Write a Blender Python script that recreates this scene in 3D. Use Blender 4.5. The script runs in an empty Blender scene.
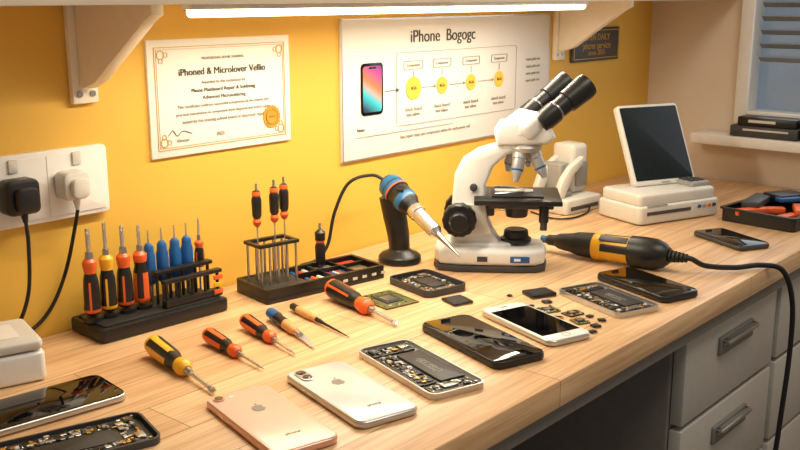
import bpy, bmesh, math, random
from mathutils import Vector, Matrix, Euler
rnd=random.Random(7)
DZ=0.75   # desk top height
sc=bpy.context.scene
V=Vector
def T(x,y,z): return Matrix.Translation((x,y,z))
def RX(a): return Matrix.Rotation(math.radians(a),4,'X')
def RY(a): return Matrix.Rotation(math.radians(a),4,'Y')
def RZ(a): return Matrix.Rotation(math.radians(a),4,'Z')

# ------------------------------------------------------------------ materials
def lin(c):
    return tuple(((v/255)/12.92 if v/255<=0.04045 else (((v/255)+0.055)/1.055)**2.4) for v in c)+(1,)
def mat(name,c,rough=.5,metal=0,var=.06,scale=60,bump=0,coat=0,emis=None,es=0,spec=.5):
    m=bpy.data.materials.new(name); m.use_nodes=True
    nt=m.node_tree; b=nt.nodes['Principled BSDF']
    b.inputs['Roughness'].default_value=rough; b.inputs['Metallic'].default_value=metal
    b.inputs['Coat Weight'].default_value=coat; b.inputs['Specular IOR Level'].default_value=spec
    tc=nt.nodes.new('ShaderNodeTexCoord'); n=nt.nodes.new('ShaderNodeTexNoise'); n.inputs['Scale'].default_value=scale
    n.inputs['Detail'].default_value=3
    nt.links.new(tc.outputs['Object'],n.inputs['Vector'])
    r=nt.nodes.new('ShaderNodeValToRGB'); L=lin(c)
    r.color_ramp.elements[0].position=.3; r.color_ramp.elements[1].position=.7
    r.color_ramp.elements[0].color=tuple(v*(1-var) for v in L[:3])+(1,)
    r.color_ramp.elements[1].color=tuple(min(1,v*(1+var)) for v in L[:3])+(1,)
    nt.links.new(n.outputs['Fac'],r.inputs['Fac']); nt.links.new(r.outputs['Color'],b.inputs['Base Color'])
    if bump:
        bp=nt.nodes.new('ShaderNodeBump'); bp.inputs['Strength'].default_value=bump; bp.inputs['Distance'].default_value=.002
        nt.links.new(n.outputs['Fac'],bp.inputs['Height']); nt.links.new(bp.outputs['Normal'],b.inputs['Normal'])
    if emis:
        b.inputs['Emission Color'].default_value=lin(emis); b.inputs['Emission Strength'].default_value=es
    return m
def wood(name,c1,c2,cm):
    m=bpy.data.materials.new(name); m.use_nodes=True
    nt=m.node_tree; N=nt.nodes; K=nt.links; b=N['Principled BSDF']; b.inputs['Roughness'].default_value=.38
    tc=N.new('ShaderNodeTexCoord')
    br=N.new('ShaderNodeTexBrick'); br.inputs['Scale'].default_value=1; br.inputs['Brick Width'].default_value=.55
    br.inputs['Row Height'].default_value=.072; br.inputs['Mortar Size'].default_value=.0006
    br.inputs['Color1'].default_value=lin(c1); br.inputs['Color2'].default_value=lin(c2); br.inputs['Mortar'].default_value=lin(cm)
    br.offset=.37
    K.new(tc.outputs['Object'],br.inputs['Vector'])
    def grain(sx,sy,scale,lo,hi,clo,dist,prev,fac):
        mp=N.new('ShaderNodeMapping'); mp.inputs['Scale'].default_value=(sx,sy,sy); K.new(tc.outputs['Object'],mp.inputs['Vector'])
        n=N.new('ShaderNodeTexNoise'); n.inputs['Scale'].default_value=scale; n.inputs['Detail'].default_value=6; n.inputs['Distortion'].default_value=dist
        K.new(mp.outputs['Vector'],n.inputs['Vector'])
        r=N.new('ShaderNodeValToRGB'); r.color_ramp.elements[0].position=lo; r.color_ramp.elements[1].position=hi
        r.color_ramp.elements[0].color=clo; r.color_ramp.elements[1].color=(1.0,1.0,1.0,1)
        K.new(n.outputs['Fac'],r.inputs['Fac'])
        mx=N.new('ShaderNodeMix'); mx.data_type='RGBA'; mx.blend_type='MULTIPLY'; mx.inputs['Factor'].default_value=fac
        K.new(prev,mx.inputs['A']); K.new(r.outputs['Color'],mx.inputs['B']); return mx.outputs['Result'],n
    o,n1=grain(1.6,26,1.6,.32,.60,(.64,.52,.40,1),1.6,br.outputs['Color'],.68)
    o,n2=grain(5,160,1.5,.38,.55,(.76,.66,.56,1),.6,o,.55)
    o,n3=grain(1.1,5,2.2,.30,.62,(.84,.76,.67,1),.8,o,.75)
    K.new(o,b.inputs['Base Color'])
    bp=N.new('ShaderNodeBump'); bp.inputs['Strength'].default_value=.06; bp.inputs['Distance'].default_value=.001
    K.new(n2.outputs['Fac'],bp.inputs['Height']); K.new(bp.outputs['Normal'],b.inputs['Normal'])
    return m
def gradient(name,cols,z0,z1):
    m=bpy.data.materials.new(name); m.use_nodes=True
    nt=m.node_tree; N=nt.nodes; K=nt.links; b=N['Principled BSDF']; b.inputs['Roughness'].default_value=.4
    tc=N.new('ShaderNodeTexCoord'); sx=N.new('ShaderNodeSeparateXYZ'); K.new(tc.outputs['Object'],sx.inputs[0])
    ad=N.new('ShaderNodeMath'); ad.operation='MULTIPLY_ADD'; ad.inputs[1].default_value=.6; K.new(sx.outputs['X'],ad.inputs[0]); K.new(sx.outputs['Z'],ad.inputs[2])
    mr=N.new('ShaderNodeMapRange'); mr.inputs['From Min'].default_value=z0; mr.inputs['From Max'].default_value=z1
    K.new(ad.outputs[0],mr.inputs['Value'])
    r=N.new('ShaderNodeValToRGB')
    while len(r.color_ramp.elements)<len(cols): r.color_ramp.elements.new(.5)
    for i,c in enumerate(cols):
        r.color_ramp.elements[i].position=i/(len(cols)-1); r.color_ramp.elements[i].color=lin(c)
    K.new(mr.outputs['Result'],r.inputs['Fac']); K.new(r.outputs['Color'],b.inputs['Base Color'])
    return m

M_yellow=mat('yellow_paint',(227,180,72),.6,var=.03,scale=3,bump=.02)
M_beige=mat('beige_paint',(220,204,186),.7,var=.03,scale=4)
M_ceil=mat('ceiling_paint',(235,228,215),.8)
M_floor=mat('floor_tile',(110,100,90),.6,scale=6)
M_wood=wood('maple_worktop',(240,206,162),(230,190,144),(158,114,78))
M_shelf=mat('shelf_laminate',(240,228,206),.5,var=.04,scale=12)
M_bracket=mat('bracket_cream',(238,228,208),.5,var=.02)
M_black=mat('black_plastic',(24,23,23),.38,var=.1)
M_blackm=mat('black_matte',(32,30,29),.6,var=.1,bump=.1,scale=200)
M_rubber=mat('black_rubber',(18,18,19),.55,var=.1)
M_glass=mat('black_glass',(7,7,9),.04,var=.05)
M_screen=mat('dark_screen',(26,32,35),.30,var=.05,spec=.12)
M_white=mat('white_plastic',(232,230,225),.35,var=.02)
M_offw=mat('offwhite_plastic',(210,206,197),.45,var=.03)
M_grey=mat('grey_plastic',(150,148,142),.5,var=.04)
M_dgrey=mat('dark_grey_plastic',(62,62,64),.5)
M_chrome=mat('chrome',(215,215,215),.24,metal=.9,var=.03)
M_steel=mat('steel',(175,173,170),.32,metal=.95,var=.05)
M_satin=mat('satin_nickel',(196,194,190),.35,metal=.55,var=.03)
M_logo=mat('logo_mirror',(150,146,142),.3,metal=.3,var=.02)
M_gold=mat('gold_metal',(205,160,70),.35,metal=.9,var=.1,scale=300)
M_orange=mat('orange_plastic',(228,98,36),.38,var=.04)
M_red=mat('red_plastic',(198,48,34),.4,var=.04)
M_yel=mat('yellow_plastic',(236,176,36),.38,var=.04)
M_blue=mat('blue_plastic',(26,88,150),.38,var=.05)
M_teal=mat('teal_blue',(28,98,142),.35,var=.05)
M_woodh=mat('birch_handle',(214,160,98),.45,var=.08,scale=90)
M_rose=mat('rose_gold_back',(238,200,180),.32,var=.01,metal=.1)
M_rosef=mat('rose_gold_frame',(226,182,162),.3,metal=.6)
M_pearl=mat('pearl_back',(228,228,226),.2,var=.01,coat=.3)
M_silver=mat('silver_frame',(200,198,195),.28,metal=.8)
M_batt=mat('battery_black',(40,39,41),.5,var=.08)
M_pcb=mat('pcb_dark',(26,30,27),.45,var=.3,scale=400)
M_pcbg=mat('pcb_olive',(84,92,46),.45,var=.3,scale=400)
M_ink=mat('ink',(66,62,56),.7)
M_inkl=mat('ink_light',(150,140,125),.7)
M_paper=mat('certificate_paper',(236,234,226),.7,var=.015,scale=20)
M_poster=mat('poster_paper',(230,229,226),.6,var=.01,scale=20)
M_seal=mat('gold_seal',(204,158,60),.4,metal=.3)
M_circle=mat('poster_yellow',(240,194,70),.6)
M_drawer=mat('drawer_grey',(184,181,174),.5,var=.03)
M_carc=mat('carcass_grey',(120,116,110),.6)
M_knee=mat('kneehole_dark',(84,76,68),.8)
M_led=mat('led_diffuser',(255,240,205),.5,emis=(255,230,184),es=8)
M_pane=mat('window_pane',(70,80,88),.1,emis=(150,165,180),es=.35)
M_blind=mat('blind_slat',(140,145,150),.6)
M_lens=mat('lens_glass',(20,22,40),.05,coat=1)
M_screenp=gradient('poster_phone_screen',[(40,60,90),(60,190,210),(235,120,70),(190,70,150),(60,50,120)],1.70,1.80)

# ------------------------------------------------------------------ builder
class B:
    def __init__(s,M=None): s.bm=bmesh.new(); s.mats=[]; s.M=M or Matrix()
    def mi(s,m):
        if m not in s.mats: s.mats.append(m)
        return s.mats.index(m)
    def add(s,bm,m,M=None,keep=False):
        if not keep:
            i=s.mi(m)
            for f in bm.faces: f.material_index=i
        bm.transform(s.M@(M or Matrix()))
        me=bpy.data.meshes.new('t'); bm.to_mesh(me); bm.free(); s.bm.from_mesh(me); bpy.data.meshes.remove(me)
    def box(s,c,size,m,bev=0,M=None,seg=2):
        bm=bmesh.new(); bmesh.ops.create_cube(bm,size=1)
        for v in bm.verts: v.co=V((v.co.x*size[0],v.co.y*size[1],v.co.z*size[2]))
        if bev: bmesh.ops.bevel(bm,geom=bm.edges[:],offset=bev,segments=seg,affect='EDGES',profile=.5)
        s.add(bm,m,T(*c)@(M or Matrix()))
    def poly(s,pts,t,m,M=None,bev=0,seg=2):
        bm=bmesh.new(); vs=[bm.verts.new((x,y,-t/2)) for x,y in pts]; f=bm.faces.new(vs)
        r=bmesh.ops.extrude_face_region(bm,geom=[f])
        for e in r['geom']:
            if isinstance(e,bmesh.types.BMVert): e.co.z=t/2
        bmesh.ops.recalc_face_normals(bm,faces=bm.faces[:])
        if bev:
            ed=[e for e in bm.edges if abs(e.verts[0].co.z-e.verts[1].co.z)<1e-7]
            bmesh.ops.bevel(bm,geom=ed,offset=bev,segments=seg,affect='EDGES',profile=.5)
        s.add(bm,m,M)
    def rr(s,w,l,r,t,m,M=None,bev=0,seg=2,n=6):
        s.poly(rrp(w,l,r,n),t,m,M,bev,seg)
    def ring(s,w,l,r,wall,t,m,M=None):
        a=rrp(w,l,r); b=rrp(w-2*wall,l-2*wall,max(r-wall,.001)); bm=bmesh.new()
        n=len(a); L=[]
        for pts,z in ((a,-t/2),(a,t/2),(b,t/2),(b,-t/2)): L.append([bm.verts.new((x,y,z)) for x,y in pts])
        for k in range(4):
            for i in range(n): bm.faces.new((L[k][i],L[k][(i+1)%n],L[(k+1)%4][(i+1)%n],L[(k+1)%4][i]))
        bmesh.ops.recalc_face_normals(bm,faces=bm.faces[:]); s.add(bm,m,M)
    def lathe(s,p0,p1,prof,m,n=24,flute=0,fk=8,fr=(0,1)):
        p0=V(p0);p1=V(p1); ax=(p1-p0).normalized()
        q=V((0,0,1)).rotation_difference(ax).to_matrix().to_4x4()
        bm=bmesh.new(); rings=[]; Lm=prof[-1][0] or 1
        for t,r in prof:
            row=[]
            for k in range(n):
                a=2*math.pi*k/n; rr_=r
                if flute and fr[0]<=t/Lm<=fr[1]: rr_=r*(1-flute*(0.5-0.5*math.cos(a*fk)))
                row.append(bm.verts.new((rr_*math.cos(a),rr_*math.sin(a),t)))
            rings.append(row)
        for i in range(len(rings)-1):
            tf=(prof[i][0]+prof[i+1][0])/2/Lm
            for k in range(n):
                f=bm.faces.new((rings[i][k],rings[i][(k+1)%n],rings[i+1][(k+1)%n],rings[i+1][k]))
                f.material_index=s.mi(m(tf,k) if callable(m) else m)
        for row,tf,rev in ((rings[0],0,True),(rings[-1],1,False)):
            f=bm.faces.new(row[::-1] if rev else row); f.material_index=s.mi(m(tf,0) if callable(m) else m)
        s.add(bm,None,T(*p0)@q,keep=True)
    def cyl(s,p0,p1,r0,m,r1=None,n=20,bev=0):
        L=(V(p1)-V(p0)).length; r1=r0 if r1 is None else r1
        if bev: prof=[(0,r0-bev),(bev*.4,r0-bev*.3),(bev,r0),(L-bev,r1),(L-bev*.4,r1-bev*.3),(L,r1-bev)]
        else: prof=[(0,r0),(L,r1)]
        s.lathe(p0,p1,prof,m,n)
    def tube(s,pts,r,m,n=10,sub=8,r2=None):
        P=[V(p) for p in pts]; Q=[P[0]*2-P[1]]+P+[P[-1]*2-P[-2]]; C=[]
        for i in range(1,len(Q)-2):
            for k in range(sub):
                t=k/sub; a,b,c,d=Q[i-1],Q[i],Q[i+1],Q[i+2]
                C.append(.5*((2*b)+(c-a)*t+(2*a-5*b+4*c-d)*t*t+(3*b-a-3*c+d)*t**3))
        C.append(P[-1]); bm=bmesh.new(); rows=[]; up=V((.13,.27,.95)).normalized()
        for i,c in enumerate(C):
            d=(C[min(i+1,len(C)-1)]-C[max(i-1,0)]).normalized(); x=up.cross(d)
            if x.length<.05: x=V((1,0,0)).cross(d)
            x.normalize(); y=d.cross(x)
            rad=r if r2 is None else r+(r2-r)*i/(len(C)-1)
            rows.append([bm.verts.new(c+x*rad*math.cos(2*math.pi*k/n)+y*rad*math.sin(2*math.pi*k/n)) for k in range(n)])
        for i in range(len(rows)-1):
            for k in range(n): bm.faces.new((rows[i][k],rows[i][(k+1)%n],rows[i+1][(k+1)%n],rows[i+1][k]))
        bm.faces.new(rows[0][::-1]); bm.faces.new(rows[-1]); s.add(bm,m)
    def text(s,txt,m,M,width=None,size=.01,t=.0003,align='CENTER'):
        cu=bpy.data.curves.new('txt','FONT'); cu.body=txt; cu.size=size; cu.extrude=t; cu.align_x=align; cu.align_y='CENTER'
        ob=bpy.data.objects.new('txt',cu); bpy.context.collection.objects.link(ob)
        bpy.context.view_layer.update()
        me=bpy.data.meshes.new_from_object(ob.evaluated_get(bpy.context.evaluated_depsgraph_get()))
        bpy.data.objects.remove(ob); bpy.data.curves.remove(cu)
        bm=bmesh.new(); bm.from_mesh(me); bpy.data.meshes.remove(me)
        if width and bm.verts:
            xs=[v.co.x for v in bm.verts]; k=width/(max(xs)-min(xs))
            for v in bm.verts: v.co.x*=k; v.co.y*=k
        s.add(bm,m,M)
    def done(s,name,ang=35):
        me=bpy.data.meshes.new(name); s.bm.to_mesh(me); s.bm.free()
        for m in s.mats: me.materials.append(m)
        for p in me.polygons: p.use_smooth=True
        me.set_sharp_from_angle(angle=math.radians(ang))
        ob=bpy.data.objects.new(name,me); bpy.context.collection.objects.link(ob)
        return ob
def rrp(w,l,r,n=6):
    pts=[]
    for cx,cy,a0 in ((w/2-r,l/2-r,0),(-w/2+r,l/2-r,90),(-w/2+r,-l/2+r,180),(w/2-r,-l/2+r,270)):
        for k in range(n+1):
            a=math.radians(a0+90*k/n); pts.append((cx+r*math.cos(a),cy+r*math.sin(a)))
    return pts
SIDE=RX(90)      # poly xy -> world xz

# ------------------------------------------------------------------ room
b=B(); b.box((0.6,.05,1.2),(3.4,.1,2.4),M_yellow); b.done('wall_back')
b=B(); wx=2.26
b.box((wx,-.1125,1.2),(.1,.225,2.4),M_beige); b.box((wx,-1.6,1.2),(.1,1.3,2.4),M_beige)
b.box((wx,-.5875,.4425),(.1,.725,.885),M_beige); b.box((wx,-.5875,2.025),(.1,.725,.75),M_beige); b.done('wall_right')
b=B(); b.box((0.6,-1.1,-.05),(3.4,2.4,.1),M_floor); b.done('floor')
b=B(); b.box((0.6,-1.1,2.45),(3.4,2.4,.1),M_ceil); b.done('ceiling')
b=B(); zc=(.885+1.65)/2
for y in (-.24,-.935): b.box((2.225,y,zc),(.07,.03,.765),M_white,.003)
for z in (.90,1.635): b.box((2.225,-.5875,z),(.07,.665,.03),M_white,.003)
b.box((2.235,-.5875,zc),(.03,.03,.72),M_white,.003)
b.box((2.25,-.5875,zc),(.006,.67,.71),M_pane)
for k in range(20):
    b.box((2.222,-.5875,1.03+k*.030),(.018,.65,.002),M_blind,M=RY(35))
b.done('window_1')
b=B(); b.box((2.17,-.57,.851),(.076,.84,.024),M_white,.004); b.done('windowsill')

# ------------------------------------------------------------------ workbench
b=B()
b.box((.925,-.2885,.733),(2.55,.571,.034),M_wood,.003)
b.box((.925,-.30,.705),(2.52,.53,.022),M_carc)
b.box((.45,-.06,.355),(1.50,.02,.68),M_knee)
b.box((-.30,-.3,.355),(.04,.5,.68),M_carc)
for x0,x1 in ((1.275,1.640),(1.650,2.195)):
    b.box(((x0+x1)/2,-.28,.365),(x1-x0,.50,.66),M_carc,.002)
    for z0,z1 in ((.55,.690),(.395,.542),(.24,.387),(.06,.232)):
        b.box(((x0+x1)/2,-.541,(z0+z1)/2),(x1-x0-.012,.02,z1-z0),M_drawer,.003)
        zz=z1-.045; xm=(x0+x1)/2
        b.box((xm,-.5535,zz),(.13,.006,.03),M_carc,.002)
        b.box((xm,-.561,zz+.008),(.12,.014,.008),M_steel,.003)
        for sx in (-.056,.056): b.box((xm+sx,-.556,zz+.008),(.008,.012,.008),M_steel)
b.done('workbench')

# ------------------------------------------------------------------ shelf
b=B(); b.box((.905,-.101,1.1735),(2.60,.198,.025),M_shelf,.002); b.box((.905,-.205,1.174),(2.60,.008,.028),M_shelf,.001); b.done('wall_shelf')
def bracket(x):
    b=B()
    b.box((x,-.0055,1.099),(.036,.010,.122),M_bracket,.002)
    pts=[(0,1.160),(-.158,1.160),(-.158,1.148),(-.145,1.142),(-.072,1.092),(-.035,1.066),(-.012,1.058),(0,1.058)]
    b.poly([(p[0]-.011,p[1]) for p in pts][::-1],.018,M_bracket,T(x,0,0)@Matrix(((0,0,1,0),(1,0,0,0),(0,1,0,0),(0,0,0,1))),.002)
    for dx in (-.009,.009): b.cyl((x+dx,-.0100,1.05),(x+dx,-.0125,1.05),.004,M_steel,n=12)
    b.done('shelf_bracket')
bracket(.674); bracket(1.785)
b=B(); b.box((1.135,-.188,1.1575),(.87,.020,.007),M_white,.001); b.lathe((.702,-.188,1.1515),(1.568,-.188,1.1515),[(0,.004),(.002,.0065),(.864,.0065),(.866,.004)],M_led,12); b.done('led_strip_light')

# ------------------------------------------------------------------ wall items
def wallM(x,z,y=-.0060): return T(x,y,z)@SIDE
b=B(); cx,cz=.897,1.033
b.box((cx,-.0025,cz),(.254,.005,.158),M_paper,.0005)
def frame(b,cx,cz,w,h,t,m,y=-.0054):
    for sx in(-1,1): b.box((cx+sx*w/2,y,cz),(t,.0008,h+t),m)
    for sz in(-1,1): b.box((cx,y,cz+sz*h/2),(w+t,.0008,t),m)
frame(b,cx,cz,.232,.138,.0009,M_seal); frame(b,cx,cz,.226,.132,.0005,M_seal)
for sx in(-1,1):
    for sz in(-1,1):
        b.ring(.012,.012,.005,.0012,.0008,M_seal,wallM(cx+sx*.106,cz+sz*.059,-.0054)); b.ring(.007,.007,.003,.0009,.0008,M_seal,wallM(cx+sx*.098,cz+sz*.059,-.0054)); b.ring(.007,.007,.003,.0009,.0008,M_seal,wallM(cx+sx*.106,cz+sz*.051,-.0054))
b.text('iPhoned & Microlover Vellio',M_ink,wallM(cx,cz+.034),width=.155,t=.0005)
b.text('PROFESSIONAL REPAIR TRAINING',M_inkl,wallM(cx,cz+.052),width=.075)
for i,(t,w) in enumerate((('Awarded to the technician for',.08),('Phone Mainboard Repair & Soldering',.115),('Advanced Microsoldering',.078),('This certificate confirms successful completion of the course and',.165),('practical examination in component level diagnosis and board repair',.17),('issued by the training school board of electronic repair',.15))):
    b.text(t,M_ink if i in(1,2) else M_inkl,wallM(cx,cz+.019-i*.0105),width=w)
b.text('Director',M_inkl,wallM(cx-.075,cz-.058),width=.02); b.text('2023',M_inkl,wallM(cx-.01,cz-.055),width=.014)
b.tube([(cx-.10,-.006,cz-.050),(cx-.092,-.006,cz-.043),(cx-.085,-.006,cz-.051),(cx-.075,-.006,cz-.045),(cx-.06,-.006,cz-.050)],.0005,M_ink,n=6)
star=[((.0175 if k%2 else .0158)*math.cos(math.pi*k/20),(.0175 if k%2 else .0158)*math.sin(math.pi*k/20)) for k in range(40)]
b.poly(star,.0014,M_seal,wallM(cx+.088,cz-.040,-.0058)); b.ring(.024,.024,.0119,.001,.001,M_gold,wallM(cx+.088,cz-.040,-.0068))
b.text('AWARD',M_gold,wallM(cx+.088,cz-.040,-.0067),width=.014)
b.done('framed_certificate')

b=B(); px0,px1,pz0,pz1=1.136,1.752,.902,1.134; pcx=(px0+px1)/2
b.box((pcx,-.0025,(pz0+pz1)/2),(px1-px0,.005,pz1-pz0),M_poster,.0008)
frame(b,pcx,(pz0+pz1)/2,px1-px0-.004,pz1-pz0-.004,.002,M_silver,-.0055)
b.text('iPhone  Bogogc',M_ink,wallM(1.40,1.100),width=.185,t=.0004)
b.rr(.054,.086,.008,.0012,M_glass,wallM(1.208,1.018,-.0060)); b.rr(.046,.076,.006,.0012,M_screenp,wallM(1.208,1.018,-.0066)); b.rr(.018,.003,.0014,.0006,M_glass,wallM(1.208,1.053,-.0074))
NX=(1.315,1.395,1.482,1.572)
for i,x in enumerate(NX):
    b.ring(.052,.015,.003,.0009,.0008,M_inkl,wallM(x,1.052)); b.text('Component',M_inkl,wallM(x,1.052),width=.034)
    r=.020 if i==0 else .015
    b.rr(2*r,2*r,r-.0001,.001,M_circle,wallM(x,1.012),n=8)
    b.text('BGA',M_ink,wallM(x,1.012,-.0068),width=.015)
    b.text('check board',M_inkl,wallM(x,.976),width=.046); b.text('test values',M_inkl,wallM(x,.967),width=.036)
    if i: 
        b.box(((x+NX[i-1])/2,-.006,1.012),(x-NX[i-1]-.044,.0008,.0010),M_inkl); b.poly([(0,.003),(0,-.003),(.006,0)],.0008,M_inkl,wallM(x-.023,1.012))
    b.box((x,-.006,1.036),(.0009,.0008,.012),M_inkl)
b.box((1.255,-.006,1.012),(.03,.0008,.0010),M_ink)
b.poly([(0,.004),(0,-.004),(.007,0)],.0008,M_ink,wallM(1.27,1.012))
b.ring(.36,.125,.006,.0005,.0006,M_inkl,wallM(1.45,1.012))
b.text('See repair steps and component values for each power rail',M_inkl,wallM(1.38,.930),width=.20); b.text('Notes',M_ink,wallM(1.18,.952),width=.018)
b.box((1.30,-.006,.940),(.26,.0006,.0006),M_inkl)
for k in range(4): b.text('repair guide text',M_inkl,wallM(1.69,1.045-k*.014),width=.05)
b.done('repair_diagram_poster')

b=B(); b.box((1.94,-.0035,1.065),(.20,.007,.072),M_dgrey,.001); frame(b,1.94,1.065,.188,.06,.0015,M_seal,-.0075)
b.text('OPEN DAILY',M_seal,wallM(1.94,1.08,-.0075),width=.11); b.text('phone service',M_seal,wallM(1.94,1.062,-.0075),width=.12); b.text('since 2015',M_seal,wallM(1.94,1.047,-.0075),width=.07)
b.done('wall_sign')

# socket + plugs
b=B(); b.rr(.170,.088,.006,.011,M_white,wallM(.612,.941,-.0056),.002); b.rr(.158,.076,.004,.002,M_white,wallM(.612,.941,-.0115),.0006)
b.box((.612,-.0118,.941),(.0012,.002,.076),M_offw)
for x in (.568,.652): b.rr(.012,.016,.002,.004,M_offw,wallM(x,.972,-.0128),.0008)
b.done('wall_socket')
def plug(x,z,m,path,w=.036,nm='power_plug'):
    b=B(); b.rr(w,w,.008,.026,m,wallM(x,z,-.0266),.004); b.rr(w*.66,w*.7,.007,.010,m,wallM(x,z-.002,-.0443),.003)
    b.tube([(x,-.034,z-.014),(x,-.036,z-.030)],.0055,m,r2=.003); b.tube([(x,-.036,z-.026)]+path,.0024,M_rubber,n=8); b.done(nm)
plug(.566,.938,M_black,[(.565,-.040,.88),(.560,-.038,.82),(.546,-.022,.775),(.510,-.014,.757),(.44,-.010,.754)],.042)
plug(.636,.942,M_offw,[(.636,-.026,.89),(.626,-.012,.83),(.603,-.008,.785),(.57,-.007,.762),(.52,-.007,.7545),(.44,-.005,.7545)],.035)

# ------------------------------------------------------------------ screwdrivers
def sd_parts(b,Lh,Ls,r,ca,cb,style='std',tipr=.0022,flat=True):
    O=(0,0,0);Z=(0,0,1)
    prof=[(0,.45*r),(.02*Lh,.72*r),(.06*Lh,.92*r),(.12*Lh,r),(.2*Lh,r),(.45*Lh,.98*r),(.6*Lh,.92*r),(.68*Lh,.74*r),(.74*Lh,.66*r),(.80*Lh,.74*r),(.88*Lh,.84*r),(.94*Lh,.8*r),(Lh,.45*r)]
    if style=='std':
        def mm(t,k):
            if t<.13: return ca
            if t<.64: return cb if (k%6)in(0,1,2) else ca
            if t<.78: return cb
            return ca
    else:
        def mm(t,k):
            if t<.09: return cb
            if t<.13: return ca
            if t<.64: return ca if (k%6)==1 else cb
            if t<.74: return cb
            return ca
    b.lathe(O,Z,prof,mm,24,flute=.12,fk=4,fr=(.15,.62))
    b.cyl((0,0,Lh-.002),(0,0,Lh+.008),tipr*1.9,M_steel,r1=tipr*1.5,n=14)
    b.cyl((0,0,Lh+.006),(0,0,Lh+Ls*.82),tipr,M_chrome,n=12)
    if flat: b.poly([(-tipr,0),(tipr,0),(tipr*1.45,Ls*.1),(tipr*.9,Ls*.2),(-tipr*.9,Ls*.2),(-tipr*1.45,Ls*.1)],tipr*.8,M_chrome,T(0,0,Lh+Ls*.8)@RX(90),tipr*.1)
    else: b.cyl((0,0,Lh+Ls*.8),(0,0,Lh+Ls),tipr,M_chrome,r1=tipr*.2,n=12)
def orient(p0,p1,spin=0):
    p0=V(p0);p1=V(p1); q=V((0,0,1)).rotation_difference((p1-p0).normalized()).to_matrix().to_4x4()
    return T(*p0)@q@RZ(spin)
def lying(butt,hend,tip,r,ca,cb,style='std',tipr=.0022,flat=True,name='screwdriver'):
    # the bulge of the handle (about 45 % along it) is what touches the bench
    L=(V(tip)-V(butt)).length; Lh=(V(hend)-V(butt)).length; zt=tipr*1.45+.001; q=.45*Lh/L
    z0=max((1.0*r-q*zt)/(1-q)+.0006, r+.0006)
    p0=V((*butt,DZ+z0)); p1=V((*tip,DZ+zt)); L=(p1-p0).length
    b=B(orient(p0,p1,20)); sd_parts(b,Lh,L-Lh,r,ca,cb,style,tipr,flat); return b.done(name)
lying((.645,-.160),(.626,-.252),(.616,-.315),.0124,M_yel,M_black,tipr=.0026)
lying((.715,-.176),(.703,-.250),(.696,-.304),.0097,M_orange,M_black,tipr=.0018,flat=False)
lying((.781,-.169),(.765,-.245),(.752,-.297),.0097,M_orange,M_black,tipr=.0018,flat=False)
lying((.945,-.162),(.923,-.260),(.912,-.318),.0138,M_orange,M_black,'dark',tipr=.0026)
b=B(orient((.826,-.168,DZ+.0105),(.785,-.302,DZ+.003),0))
b.lathe((0,0,0),(0,0,1),[(0,.004),(.003,.007),(.025,.0078),(.03,.0065),(.05,.0072),(.075,.006),(.08,.0045)],lambda t,k:M_blue if t<.34 else (M_black if t<.62 else M_woodh),18)
b.cyl((0,0,.078),(0,0,.092),.0042,M_chrome,n=16)
b.poly([(-.0035,.09),(.0035,.09),(.0045,.105),(-.004,.138),(-.0045,.12)],.0008,M_chrome,RX(90))
b.done('craft_knife')
b=B(orient((.870,-.162,DZ+.0075),(.840,-.303,DZ+.002),0))
b.lathe((0,0,0),(0,0,1),[(0,.002),(.004,.0045),(.02,.0055),(.05,.005),(.065,.0035)],lambda t,k:M_woodh if t>.35 else M_blackm,16)
b.lathe((0,0,.063),(0,0,1),[(0,.003),(.01,.0032),(.02,.002),(.06,.0012),(.08,.0004)],M_black,12)
b.done('precision_awl')

# ------------------------------------------------------------------ screwdriver rack (left)
RM=T(.7225,-.052,DZ)@RZ(-3)
b=B(RM); b.rr(.192,.080,.006,.018,M_black,T(0,0,.0095),.003)
b.rr(.176,.066,.004,.004,M_blackm,T(0,0,.019),.001)
for x in (.008,.028,.048,.068,.088):
    b.cyl((x,-.026,.02),(x,-.026,.058),.0022,M_black,n=10); b.cyl((x,-.004,.02),(x,-.004,.064),.0022,M_black,n=10)
b.box((.048,-.026,.056),(.09,.010,.005),M_black,.001); b.box((.048,-.004,.064),(.09,.012,.005),M_black,.001)
for i in range(3): b.box((.085,-.0325,.028+i*.010),(.014,.002,.006),M_yel if i%2 else M_orange,.0005)
b.box((.048,-.026,.026),(.09,.012,.010),M_black,.002)
for x in (-.084,-.061,-.037,-.013): b.lathe((x,.0,.020),(x,0,1),[(0,.0132),(.006,.0132),(.006,.0112),(.0062,.002)],M_black,20)
b.done('screwdriver_rack')
zt=.0275
def standing(lx,ly,z0,Lh,Ls,r,ca,cb,style='std',tipr=.0022,flat=True):
    b=B(RM@T(lx,ly,z0)@RZ(30)); sd_parts(b,Lh,Ls,r,ca,cb,style,tipr,flat); b.done('screwdriver')
standing(-.084,0,zt,.074,.038,.0110,M_orange,M_black,'dark',tipr=.0030)
standing(-.061,0,zt,.074,.042,.0110,M_yel,M_black,'dark',tipr=.0024)
standing(-.037,0,zt,.072,.036,.0110,M_orange,M_black,'dark',tipr=.0028)
standing(-.013,0,zt,.070,.034,.0110,M_orange,M_black,'std',tipr=.0024)
for x in (.008,.028,.048,.067):
    b=B(RM@T(x,.012,.0215))
    b.lathe((0,0,0),(0,0,1),[(0,.003),(.004,.003),(.022,.0035),(.026,.007),(.030,.0088),(.048,.0090),(.064,.0088),(.068,.0068),(.072,.0066),(.076,.0062),(.080,.0034)],lambda t,k:M_blue if t>.31 else M_steel,20,flute=.14,fk=6,fr=(.4,.82))
    b.cyl((0,0,.078),(0,0,.098),.0016,M_chrome,n=10,r1=.001); b.done('screwdriver')
b=B(RM@T(.087,.012,.0215)); b.cyl((0,0,0),(0,0,.034),.002,M_chrome,n=10)
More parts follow.
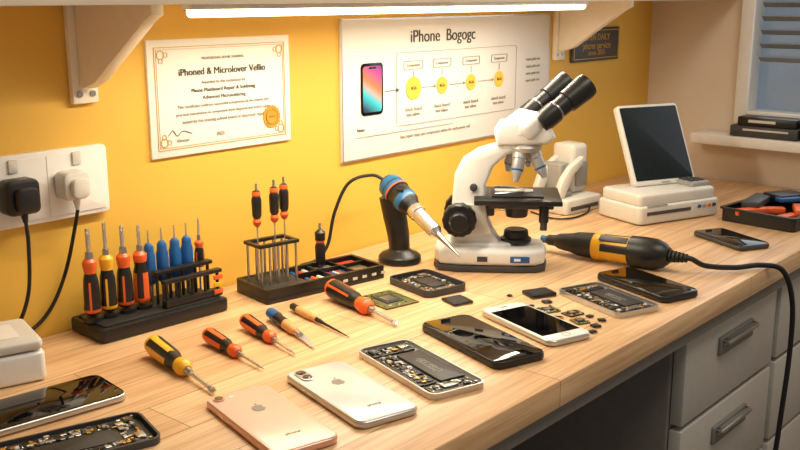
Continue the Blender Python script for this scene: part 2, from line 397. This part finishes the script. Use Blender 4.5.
b.M=b.M@T(0,0,.032); sd_parts(b,.038,.032,.0078,M_orange,M_black,'dark',.0016,False); b.done('screwdriver')

# ------------------------------------------------------------------ tool tray with bit rack
TM=T(.975,-.096,DZ)@RZ(-9)
b=B(TM); w,l,h=.212,.084,.020
b.rr(w,l,.005,.008,M_black,T(0,0,.0045),.001)
b.ring(w,l,.005,.006,.013,M_black,T(0,0,.0145))
for x in (-.034,.015,.055): b.box((x,0,.0135),(.003,l-.01,.012),M_black)
b.box((.038,.006,.0135),(.120,.003,.012),M_black)
b.box((-.0695,0,.0135),(.068,.074,.013),M_blackm,.001)
cols=[M_red,M_blue,M_orange,M_offw,M_steel,M_blue,M_red,M_offw]
for i in range(8):
    x=-.026+(i%4)*.0105; y=-.018 if i<4 else .022
    b.cyl((x,y-.014,.0125),(x,y+.012,.0125),.0035,cols[i],n=10,bev=.0008)
for i in range(6): b.cyl((.022+i*.0055,-.03,.0125),(.022+i*.0055,.0,.0125),.0022,(M_offw,M_red,M_blue)[i%3],n=8)
b.box((.075,-.015,.0125),(.030,.030,.006),M_steel,.001); b.box((.078,.02,.0125),(.034,.018,.007),M_red,.001); b.box((.035,.024,.0125),(.03,.012,.007),M_steel,.001)
for i in range(5): b.box((.03+i*.018,-l/2-.0002,.010),(.008,.001,.004),M_offw)
for x in (-.098,-.084,-.070,-.055,-.040):
    for y in (-.018,.018): b.cyl((x,y,.018),(x,y,.078),.0018,M_steel,n=8)
for y in (-.018,.018): b.box((-.069,y,.078),(.066,.008,.005),M_black,.001)
for x in (-.1,-.038): b.box((x,0,.078),(.006,.04,.004),M_black)
b.done('tool_tray')
for x,y,hh in ((-.092,.0,.006),(-.063,.0,.008),(-.045,.002,.010)):
    b=B(TM@T(x,y,.0205)); b.cyl((0,0,0),(0,0,.078+hh),.0013,M_chrome,n=10); b.M=b.M@T(0,0,.076+hh)
    b.lathe((0,0,0),(0,0,1),[(0,.002),(.003,.005),(.008,.0065),(.012,.0045),(.016,.0066),(.040,.0072),(.044,.0055),(.046,.0066),(.051,.0055),(.053,.002)],lambda t,k:M_orange if (t<.2 or .82<t<.92) else M_black,18,flute=.12,fk=6,fr=(.34,.74)); 
    b.cyl((0,0,.052),(0,0,.062),.0018,M_steel,n=8); b.done('screwdriver')
b=B(TM@T(.034,.026,.0165)); b.lathe((0,0,0),(0,0,1),[(0,.004),(.002,.006),(.01,.0080),(.032,.0088),(.038,.006),(.042,.0078),(.054,.0082),(.058,.004)],lambda t,k:M_orange if .62<t<.72 else M_black,18,flute=.1,fk=6,fr=(.15,.6)); b.cyl((0,0,.056),(0,0,.068),.0022,M_steel,n=8); b.done('screwdriver')

# ------------------------------------------------------------------ soldering iron gun on stand
b=B(); bx,by=1.160,-.108
b.lathe((bx,by,DZ+.0005),(bx,by,1),[(0,.033),(.003,.035),(.010,.034),(.014,.030),(.018,.020),(.022,.017)],M_black,32)
P0=V((1.156,-.082,.880)); P1=V((1.122,-.262,.790)); ax=(P1-P0).normalized()
b.tube([(bx,by,DZ+.012),(bx-.002,by+.001,DZ+.045),(bx-.006,by+.006,DZ+.08),(bx-.008,by+.010,DZ+.108)],.0165,M_black,n=18,r2=.0205)
b.lathe(P0,P1,[(0,.008),(.003,.014),(.010,.0195),(.022,.0215),(.024,.0215),(.034,.0215),(.036,.0195),(.050,.0198),(.052,.0205),(.064,.019),(.072,.0145),(.078,.0125)],lambda t,k:M_teal if (.14<t<.44 and not .29<t<.31) or .70<t<.82 else M_black,28)
b.lathe(P0+ax*.030,P1,[(0,.0212),(.001,.0220),(.003,.0220),(.004,.0212)],M_orange,28)
b.box(P0+ax*.045+V((-.012,-.006,.012)),(.006,.016,.008),M_black,.002)
b.lathe(P0+ax*.077,P1,[(0,.0115),(.004,.0135),(.014,.0135),(.016,.0120),(.060,.0112),(.064,.008),(.068,.006)],M_chrome,24)
b.lathe(P0+ax*.144,P1,[(0,.0055),(.020,.0038),(.045,.0018),(.056,.0006)],M_steel,16)
q=P0
b.tube([q,q+V((-.010,.022,.008)),(1.118,-.036,.876),(1.095,-.026,.83),(1.083,-.022,.78),(1.062,-.018,.757),(1.03,-.014,.7535)],.0028,M_rubber,n=10)
b.done('soldering_iron')

# ------------------------------------------------------------------ microscope
MM=T(1.238,-.228,DZ)@RZ(-54)
b=B(MM)
def uh(px,py):
    h=(262-py)/604; return ((px-490)/620*(1-h*.14), h*(1-h*.14))
foot=[(-.086,-.022),(-.078,-.042),(-.05,-.050),(.04,-.050),(.074,-.046),(.088,-.034),(.092,0),(.088,.034),(.074,.046),(.04,.050),(-.05,.050),(-.078,.042),(-.086,.022)]
b.poly(foot,.010,M_dgrey,T(0,0,.0055),.002)
b.poly([(x*.985,y*.985) for x,y in foot],.026,M_white,T(0,0,.0235),.007,3)
b.poly([(x*.62-.02,y*.62) for x,y in foot],.008,M_white,T(0,0,.038),.003)
b.box((.048,-.0497,.022),(.030,.002,.010),M_blue,.0005); b.box((.044,-.0508,.022),(.010,.001,.004),M_white)
b.box((-.01,-.0497,.022),(.016,.002,.008),M_dgrey,.0005)
armpx=[(450,244),(454,224),(453,198),(455,172),(463,156),(478,146),(498,140),(498,124),(540,124),(546,134),(528,141),(506,150),(493,162),(486,180),(486,206),(494,226),(506,244)]
b.poly([uh(*p) for p in armpx][::-1],.044,M_white,SIDE,.006,3)
b.poly([uh(*p) for p in [(455,198),(486,198),(488,214),(494,228),(454,228)]],.056,M_offw,SIDE,.003)
for s in (-1,1):
    u,h=uh(461,212)
    b.lathe((u,s*.026,h),(u,s*.1,h),[(0,.014),(.006,.014),(.006,.0255),(.009,.027),(.021,.027),(.024,.0245),(.024,.016),(.026,.0165),(.040,.0155),(.042,.013)],M_black,28,flute=.05,fk=14,fr=(.1,.95))
    u2,h2=uh(474,182); b.lathe((u2,s*.022,h2),(u2,s*.1,h2),[(0,.006),(.004,.006),(.005,.004)],M_dgrey,14)
hc=uh(520,136)
b.poly([uh(*p) for p in [(496,141),(493,128),(499,118),(528,114),(548,121),(553,132),(545,139)]],.056,M_white,SIDE,.007,3)
HM=MM@T(hc[0]+.004,0,hc[1]+.014)@RZ(26)
b.M=HM
b.cyl((0,0,-.006),(0,0,.010),.030,M_white,n=32,bev=.003)
b.box((.002,0,.010),(.042,.074,.030),M_white,.009,RY(-34),3)
el=math.radians(35); d=V((math.cos(el),0,math.sin(el)))
for s in (-1,1):
    o=V((.010,s*.0290,.012))
    b.lathe(o,o+d,[(0,.0150),(.012,.0172),(.032,.0172),(.034,.0154),(.056,.0154),(.057,.0184),(.084,.0194),(.094,.0200),(.101,.0185),(.102,.0150),(.099,.0145),(.099,.001)],M_black,28)
    b.lathe(o+d*.0335,o+d,[(0,.0150),(.001,.0162),(.003,.0162),(.004,.0150)],M_steel,28)
    b.lathe(o+d*.099,o+d,[(0,.0140),(.0012,.011),(.0016,.002)],M_lens,24)
b.M=MM
nu=uh(522,148)
b.lathe((nu[0],0,nu[1]+.020),(nu[0]+.003,0,0),[(0,.018),(.006,.024),(.012,.029),(.019,.027),(.021,.012)],M_satin,28)
for ang,tilt,L in ((-25,28,.048),(70,24,.034),(160,14,.038),(250,22,.050)):
    t_=math.radians(tilt); a_=math.radians(ang)
    dv=V((math.sin(t_)*math.cos(a_),math.sin(t_)*math.sin(a_),-math.cos(t_)))
    o=V((nu[0],0,nu[1]+.004))+V((dv.x,dv.y,0)).normalized()*.015
    b.lathe(o,o+dv,[(0,.0095),(.004,.0110),(.014,.0110),(.015,.0098),(L*.62,.0098),(L*.64,.0092),(L*.68,.0092),(L*.80,.0068),(L,.0040)],lambda t,k:M_satin if not .62<t<.67 else M_blue,18)
su,sh=uh(517,193)
b.box((su,0,sh),(.134,.116,.008),M_black,.002)
b.box((su+.005,.0,sh-.008),(.100,.085,.008),M_dgrey,.002)
b.box((su,-.004,sh+.0055),(.080,.060,.003),M_blackm,.001); b.box((su-.005,.006,sh+.008),(.06,.020,.0015),M_offw,.0003); b.cyl((su,.004,sh+.0066),(su,.004,sh+.0090),.006,M_offw,n=16)
b.tube([(su-.035,.03,sh+.009),(su-.012,.026,sh+.010),(su+.012,.008,sh+.0095)],.0018,M_chrome,n=8); b.tube([(su-.035,-.03,sh+.009),(su-.012,-.024,sh+.010),(su+.010,-.008,sh+.0095)],.0018,M_chrome,n=8)
b.box((su-.052,0,sh-.014),(.034,.040,.030),M_black,.003)
b.cyl((su,0,sh-.006),(su,0,sh-.032),.021,M_black,r1=.017,n=24,bev=.001)
b.cyl((su-.026,0,sh-.020),(su,0,sh-.020),.004,M_chrome,n=12)
b.cyl((su+.040,-.042,sh-.003),(su+.040,-.042,sh-.032),.0075,M_black,n=18,bev=.001); b.cyl((su+.040,-.042,sh-.032),(su+.040,-.042,sh-.044),.0055,M_dgrey,n=18)
b.lathe((su,0,.040),(su,0,1),[(0,.024),(.006,.024),(.008,.020),(.018,.019),(.020,.016),(.0195,.001)],M_black,28)
b.done('microscope')

# ------------------------------------------------------------------ hot air gun
b=B(); A0=V((1.370,-.272,DZ+.0215)); A1=V((1.388,-.470,DZ+.0255))
prof=[(0,.010),(.006,.013),(.022,.015),(.030,.0165),(.040,.0195),(.070,.0215),(.072,.0225),(.084,.0225),(.086,.021),(.130,.0225),(.132,.0245),(.150,.0250),(.172,.0245),(.186,.020),(.194,.013)]
b.lathe(A0,A1,prof,lambda t,k: M_yel if (.36<t<.44 or (.44<t<.68 and k%8 in (1,2,3,4,5))) else M_black,32)
dA=(A1-A0).normalized()
b.lathe(A0-dA*.016,A0,[(0,.0075),(.003,.009),(.016,.0095)],M_blackm,20); b.lathe(A0-dA*.028,A0,[(0,.004),(.001,.0065),(.012,.0065)],M_teal,20)
for k in range(5): b.lathe(A1+dA*(-.004+k*.006),A1+dA,[(0,.010-k*.0008),(.0035,.010-k*.0008)],M_rubber,18)
b.box((A0+dA*.108+V((-.012,0,.0175))),(.012,.05,.004),M_dgrey,.001,RZ(5)@RY(-35))
e=A1+dA*.012
b.tube([e,A1+dA*.03,(1.410,-.515,DZ+.014),(1.450,-.545,DZ+.008),(1.495,-.570,DZ+.007),(1.530,-.592,DZ-.006),(1.548,-.605,.69),(1.555,-.606,.60),(1.549,-.603,.48),(1.540,-.598,.30),(1.542,-.60,.01)],.0042,M_rubber,n=12)
b.done('hot_air_gun')

# ------------------------------------------------------------------ phones
def PM(x,y,rot): return T(x,y,DZ+.0005)@RZ(rot)
def apple(b,s,M,m):
    pts=[]
    for k in range(48):
        a=2*math.pi*k/48; x=math.cos(a); y=math.sin(a)
        r=1-.20*math.exp(-((a-math.pi/2)/.35)**2)-.12*math.exp(-((a-3*math.pi/2)/.3)**2)
        da=math.atan2(y,x)-.12
        r-=.34*math.exp(-(da/.30)**2)
        pts.append((x*r*s*.92,y*r*s))
    b.poly(pts,.0004,m,M); b.poly([(0,s*.98),(s*.05,s*1.35),(s*.4,s*1.6),(s*.34,s*1.2)],.0004,m,M)
def phone_back(x,y,rot,w,l,mb,mf,cam):
    b=B(PM(x,y,rot)); th=.0078
    b.rr(w,l,.0125,th,mf,T(0,0,th/2),.0028,3,8); b.rr(w-.003,l-.003,.0115,.0012,mb,T(0,0,th+.0001),.0005,2,8)
    z=th+.0008
    if cam=='dual':
        b.rr(.0145,.030,.0068,.0018,M_silver,T(-w/2+.0145,l/2-.022,z+.0007),.0006)
        for dy in (-.0075,.0075): b.cyl((-w/2+.0145,l/2-.022+dy,z+.001),(-w/2+.0145,l/2-.022+dy,z+.0024),.0056,M_lens,n=20,bev=.0004)
    else:
        b.cyl((-w/2+.0125,l/2-.0125,z),(-w/2+.0125,l/2-.0125,z+.0014),.0060,mf,n=20); b.cyl((-w/2+.0125,l/2-.0125,z+.001),(-w/2+.0125,l/2-.0125,z+.0018),.0046,M_lens,n=20)
        b.cyl((-w/2+.0265,l/2-.0125,z-.0003),(-w/2+.0265,l/2-.0125,z+.0002),.0025,M_white,n=14)
    apple(b,.0078,T(0,l*.15,z+.0001),M_logo)
    b.text('phone',M_inkl,T(0,-l*.30,z),width=.016,t=.0002)
    for yy in (.02,.035): b.box((-w/2-.0001,yy,th/2),(.0012,.01,.0025),mf,.0004)
    b.done('smartphone')
phone_back(.606,-.414,-14,.0735,.158,M_rose,M_rosef,'single')
phone_back(.7085,-.427,-15,.0755,.161,M_pearl,M_silver,'dual')
def phone_front(x,y,rot,w,l,mf=M_black,white=False,th=.0078):
    b=B(PM(x,y,rot)); b.rr(w,l,.0115,th,mf,T(0,0,th/2),.0026,3,8)
    if white:
        b.rr(w-.003,l-.003,.010,.001,M_white,T(0,0,th),.0003); b.rr(w-.008,l*.72,.0008,.0008,M_glass,T(0,0,th+.0004))
        b.ring(.0115,.0115,.0056,.0008,.0006,M_steel,T(0,-l/2+.012,th+.0005)); b.rr(.012,.0018,.0008,.0006,M_dgrey,T(0,l/2-.010,th+.0005))
    else:
        b.rr(w-.003,l-.003,.0105,.001,M_glass,T(0,0,th),.0004); b.rr(.014,.0014,.0006,.0004,M_dgrey,T(0,l/2-.006,th+.0005))
    for yy in (.02,.035): b.box((-w/2,yy,th/2),(.0012,.01,.0025),mf,.0004)
    b.done('smartphone')
phone_front(.474,-.209,-97,.076,.160,M_silver)
phone_front(.932,-.437,-18,.0745,.168,M_black,th=.0095)
phone_front(1.031,-.4505,-18,.069,.150,M_silver,True)
phone_front(1.285,-.4795,-19,.0715,.146,M_black,th=.010)
phone_front(1.637,-.461,-27,.068,.128,M_dgrey)

def open_phone(x,y,rot,w,l,mf,batt=True,seed=1,th=.007,pcbm=None,base=None):
    R=random.Random(seed); b=B(PM(x,y,rot)); pcbm=pcbm or M_pcb
    b.ring(w,l,.0115,.0024,th,mf,T(0,0,th/2)); b.rr(w-.003,l-.003,.0105,.0015,base or (M_grey if batt else M_pcb),T(0,0,.0012))
    iw,il=w-.0085,l-.0085; z=.0035
    if batt:
        b.rr(iw*.50,il*.60,.001,.0035,M_batt,T(iw*.20,-il*.02,z+.0005),.0005)
        b.text('Li-ion 3.8V',M_grey,T(iw*.20,-il*.02,z+.0024)@RZ(90),width=il*.3,t=.0001); b.text('battery pack',M_grey,T(iw*.11,-il*.02,z+.0024)@RZ(90),width=il*.26,t=.0001)
        b.rr(iw*.36,il*.62,.002,.0022,pcbm,T(-iw*.29,-.0,z),.0003)
        b.rr(iw*.9,il*.15,.002,.0025,pcbm,T(0,il*.41,z),.0003); b.rr(iw*.9,il*.13,.002,.0025,pcbm,T(0,-il*.41,z),.0003)
        zones=[(-iw*.29,0,iw*.30,il*.58),(0,il*.41,iw*.82,il*.12),(0,-il*.41,iw*.82,il*.10)]
    else:
        b.rr(iw*.92,il*.92,.004,.0025,pcbm,T(0,0,z),.0003)
        b.rr(iw*.42,il*.5,.001,.003,M_batt,T(iw*.08,0,z+.001),.0004)
        zones=[(-iw*.3,0,iw*.28,il*.8),(iw*.38,0,iw*.12,il*.8),(0,il*.37,iw*.8,il*.14),(0,-il*.37,iw*.8,il*.14)]
    for (cx,cy,zw,zl) in zones:
        n=int(zw*zl/ (.005*.005))+5
        for _ in range(n):
            a=R.uniform(.0012,.0065); c=R.uniform(.0012,.006); hh=R.uniform(.0008,.0022)
            b.box((cx+R.uniform(-.5,.5)*(zw-a),cy+R.uniform(-.5,.5)*(zl-c),z+.0012+hh/2),(a,c,hh),R.choice([M_black,M_black,M_dgrey,M_steel,M_steel,M_grey,M_gold,M_gold,M_chrome,M_offw,M_batt]),.0002,seg=1)
    b.rr(.011,.011,.002,.003,M_black,T(-iw*.34,il*.41,z+.0025),.0004); b.cyl((-iw*.34,il*.41,z+.003),(-iw*.34,il*.41,z+.0046),.0035,M_lens,n=18)
    b.rr(.013,.009,.001,.0028,M_steel,T(iw*.28,il*.41,z+.0022),.0004); b.rr(iw*.3,.008,.001,.0028,M_steel,T(-.002,-il*.42,z+.002),.0004)
    for sx in (-1,1):
        for sy in (-1,1): b.cyl((sx*iw*.44,sy*il*.46,z),(sx*iw*.44,sy*il*.46,z+.003),.0015,M_chrome,n=10)
    b.done('disassembled_smartphone')
open_phone(.448,-.314,-106,.074,.150,M_dgrey,False,3)
open_phone(.8145,-.4355,-17,.0735,.164,M_silver,True,5)
open_phone(1.188,-.470,-20,.078,.134,M_silver,True,8)
open_phone(1.080,-.231,-13,.076,.100,M_dgrey,False,11,.010)
def board(x,y,rot,w,l,m,seed,n=26,name='circuit_board',edge=M_gold,th=.0016):
    R=random.Random(seed); b=B(PM(x,y,rot)); b.rr(w,l,.002,th,m,T(0,0,th/2),.0003)
    b.ring(w-.002,l-.002,.002,.0008,.0004,edge,T(0,0,th+.0001)); b.rr(w*.5,l*.5,.001,.0015,M_batt,T(0,0,th+.0006),.0003); b.rr(w*.32,l*.3,.001,.0006,M_steel,T(0,0,th+.0015))
    for _ in range(n):
        a=R.uniform(.001,.004); c=R.uniform(.001,.004); sx=R.choice((-1,1)); 
        if R.random()<.5: px,py=sx*R.uniform(.30,.44)*w,R.uniform(-.42,.42)*l
        else: px,py=R.uniform(-.42,.42)*w,sx*R.uniform(.30,.44)*l
        b.box((px,py,th+.0006),(a,c,.0012),R.choice([M_gold,M_steel,M_black,M_offw]),.0001,seg=1)
    b.done(name)
board(.9915,-.232,-12,.058,.070,M_pcbg,21)
def chip(x,y,rot,w,l,th=.0035,m=M_black):
    b=B(PM(x,y,rot)); b.rr(w,l,.001,th,m,T(0,0,th/2+.0003),.0004); b.rr(w*.8,l*.8,.0008,.0004,M_batt,T(0,0,th+.0004))
    for k in range(int(w/.003)):
        for s in (-1,1): b.box((-w/2+.002+k*.003,s*(l/2+.0007),.0009),(.0014,.0022,.0008),M_steel)
    b.cyl((-w*.36,l*.36,th+.0003),(-w*.36,l*.36,th+.0007),.0008,M_steel,n=8); b.done('microchip')
chip(1.049,-.311,-20,.032,.034); chip(1.152,-.380,-25,.040,.030,.005); chip(1.118,-.352,10,.006,.006,.002)
board(1.098,-.428,-22,.030,.024,M_pcbg,31,16); board(1.108,-.462,-16,.026,.020,M_pcb,32,14); board(1.086,-.486,-24,.020,.022,M_pcbg,33,12); board(1.078,-.455,-8,.016,.014,M_gold,34,8)
chip(1.128,-.408,-30,.013,.010,.0025); chip(1.082,-.512,-20,.011,.011,.0025); chip(1.108,-.506,-40,.010,.009,.0022); chip(1.112,-.486,-10,.009,.008,.002); chip(1.060,-.520,-12,.010,.008,.002); chip(1.098,-.402,-5,.008,.006,.002)

# ------------------------------------------------------------------ left: white case
b=B(T(.490,-.081,DZ)@RZ(-15)); b.rr(.092,.094,.008,.034,M_white,T(0,0,.0175),.004,3); b.rr(.090,.092,.008,.012,M_offw,T(0,0,.0425),.004,3); b.rr(.05,.05,.004,.001,M_white,T(0,0,.0488))
b.done('white_storage_box')

# ------------------------------------------------------------------ right: touchscreen terminal (base + screen, one appliance)
BM=T(1.752,-.266,DZ)@RZ(-20)
b=B(BM)
b.rr(.206,.120,.010,.034,M_offw,T(0,0,.0185),.004,3); b.rr(.196,.110,.010,.024,M_offw,T(0,.002,.0455),.006,3)
b.box((-.03,-.0605,.022),(.11,.003,.006),M_dgrey,.0005)
for i in range(4): b.box((.048+i*.013,-.0605,.024),(.008,.003,.006),(M_blue,M_grey,M_orange,M_dgrey)[i],.0006)
b.box((-.06,-.060,.036),(.05,.002,.002),M_grey)
b.rr(.05,.08,.006,.012,M_grey,T(.072,0,.060),.003)
for i in range(3):
    for j in range(4): b.box((.059+i*.013,-.024+j*.014,.0675),(.009,.009,.003),M_dgrey,.0008)
b.M=T(1.716,-.238,DZ+.0565)@RZ(-24)@RX(-26)
sw,shh=.150,.166
b.rr(sw,shh,.008,.014,M_offw,T(sw/2-.01,0,shh/2)@RX(90),.003,3); b.rr(sw-.011,shh-.016,.003,.003,M_screen,T(sw/2-.01,-.0068,shh/2+.002)@RX(90),.0006)
b.box((sw/2-.01,-.0075,.0045),(.02,.0015,.002),M_grey)
b.box((sw/2-.01,.014,.055),(.05,.018,.08),M_offw,.004)
b.done('touchscreen_terminal')
b=B(T(1.684,-.098,DZ)@RZ(-6))
b.rr(.116,.094,.008,.030,M_offw,T(0,0,.0155),.004,3); b.box((0,-.046,.012),(.09,.004,.008),M_dgrey,.001)
b.box((-.012,.02,.062),(.030,.050,.066),M_grey,.006,seg=3); b.box((.032,.018,.080),(.050,.056,.100),M_offw,.010,seg=3)
b.box((.032,-.012,.070),(.036,.006,.05),M_grey,.002)
for yy in (-.022,.034): b.poly([(-.045,0),(-.03,0),(.0,.045),(.028,.062),(.028,.078),(-.01,.062),(-.034,.04),(-.045,.02)],.014,M_offw,T(-.012,yy,.030)@SIDE,.003)
b.box((-.03,.005,.035),(.05,.05,.010),M_grey,.003)
b.tube([(.02,-.046,.010),(-.01,-.060,.003),(-.07,-.070,.003),(-.10,-.045,.003),(-.085,.02,.003)],.0018,M_rubber,n=8)
b.done('receipt_printer')

# ------------------------------------------------------------------ right tray of tools
b=B(T(1.885,-.462,DZ)@RZ(-6)); w,l=.215,.145
b.rr(w,l,.008,.005,M_black,T(0,0,.003),.001); b.ring(w,l,.008,.005,.022,M_black,T(0,0,.0155)); b.ring(w+.008,l+.008,.01,.009,.003,M_black,T(0,0,.0255))
b.box((.03,0,.014),(.004,l-.012,.018),M_black)
for i,(x,y,m,a) in enumerate(((-.06,-.03,M_orange,20),(-.03,.02,M_orange,-15),(-.075,.03,M_orange,5),(-.01,-.035,M_orange,60))):
    b.rr(.02,.07,.006,.012,m,T(x,y,.014+i*.003)@RZ(a+60),.003)
for i,(x,y,m) in enumerate(((.06,.03,M_blue),(.075,-.02,M_teal),(.05,-.04,M_yel),(.085,.045,M_dgrey))):
    b.box((x,y,.018+i*.002),(.034,.028,.018),m,.003,RZ(i*25))
b.box((-.02,.045,.030),(.10,.034,.014),M_dgrey,.003,RZ(12)); b.box((.045,.02,.034),(.07,.05,.014),M_black,.003,RZ(-20)); b.box((.02,.0,.034),(.05,.02,.008),M_blue,.002,RZ(-30))
b.done('parts_tray')
b=B(); b.box((2.168,-.315,.876),(.06,.15,.024),M_dgrey,.003); b.box((2.168,-.32,.898),(.055,.13,.020),M_black,.003); b.box((2.168,-.435,.886),(.058,.08,.044),M_blackm,.003)
b.box((2.137,-.32,.880),(.001,.10,.004),M_offw); b.box((2.1405,-.31,.899),(.001,.06,.006),M_offw); b.box((2.1385,-.435,.892),(.001,.05,.006),M_orange); b.done('stacked_boxes')

# ------------------------------------------------------------------ lights
def area(name,loc,rot,sx,sy,e,c):
    L=bpy.data.lights.new(name,'AREA'); L.shape='RECTANGLE'; L.size=sx; L.size_y=sy; L.energy=e; L.color=c
    o=bpy.data.objects.new(name,L); o.location=loc; o.rotation_euler=[math.radians(a) for a in rot]; bpy.context.collection.objects.link(o)
area('shelf_led_lamp',(1.125,-.188,1.142),(-6,0,0),.88,.02,4.8,(1,.88,.68))
area('ceiling_lamp',(1.0,-1.2,2.38),(0,0,0),1.2,.7,17,(1,.91,.78))
area('window_daylight',(2.20,-.6,1.28),(0,90,0),.7,.65,2.2,(.90,.95,1.0))
w=bpy.data.worlds.new('room_ambience'); sc.world=w; w.use_nodes=True
w.node_tree.nodes['Background'].inputs[0].default_value=(1,.90,.79,1); w.node_tree.nodes['Background'].inputs[1].default_value=.29
sc.view_settings.view_transform='Standard'
# ------------------------------------------------------------------ camera
cam=bpy.data.cameras.new('camera'); cam.lens=44.1; cam.sensor_width=36; cam.clip_start=.02
co=bpy.data.objects.new('camera',cam); co.location=(0,-1.11,1.17); co.rotation_euler=(math.radians(76.8),0,math.radians(-49.2))
bpy.context.collection.objects.link(co); sc.camera=co
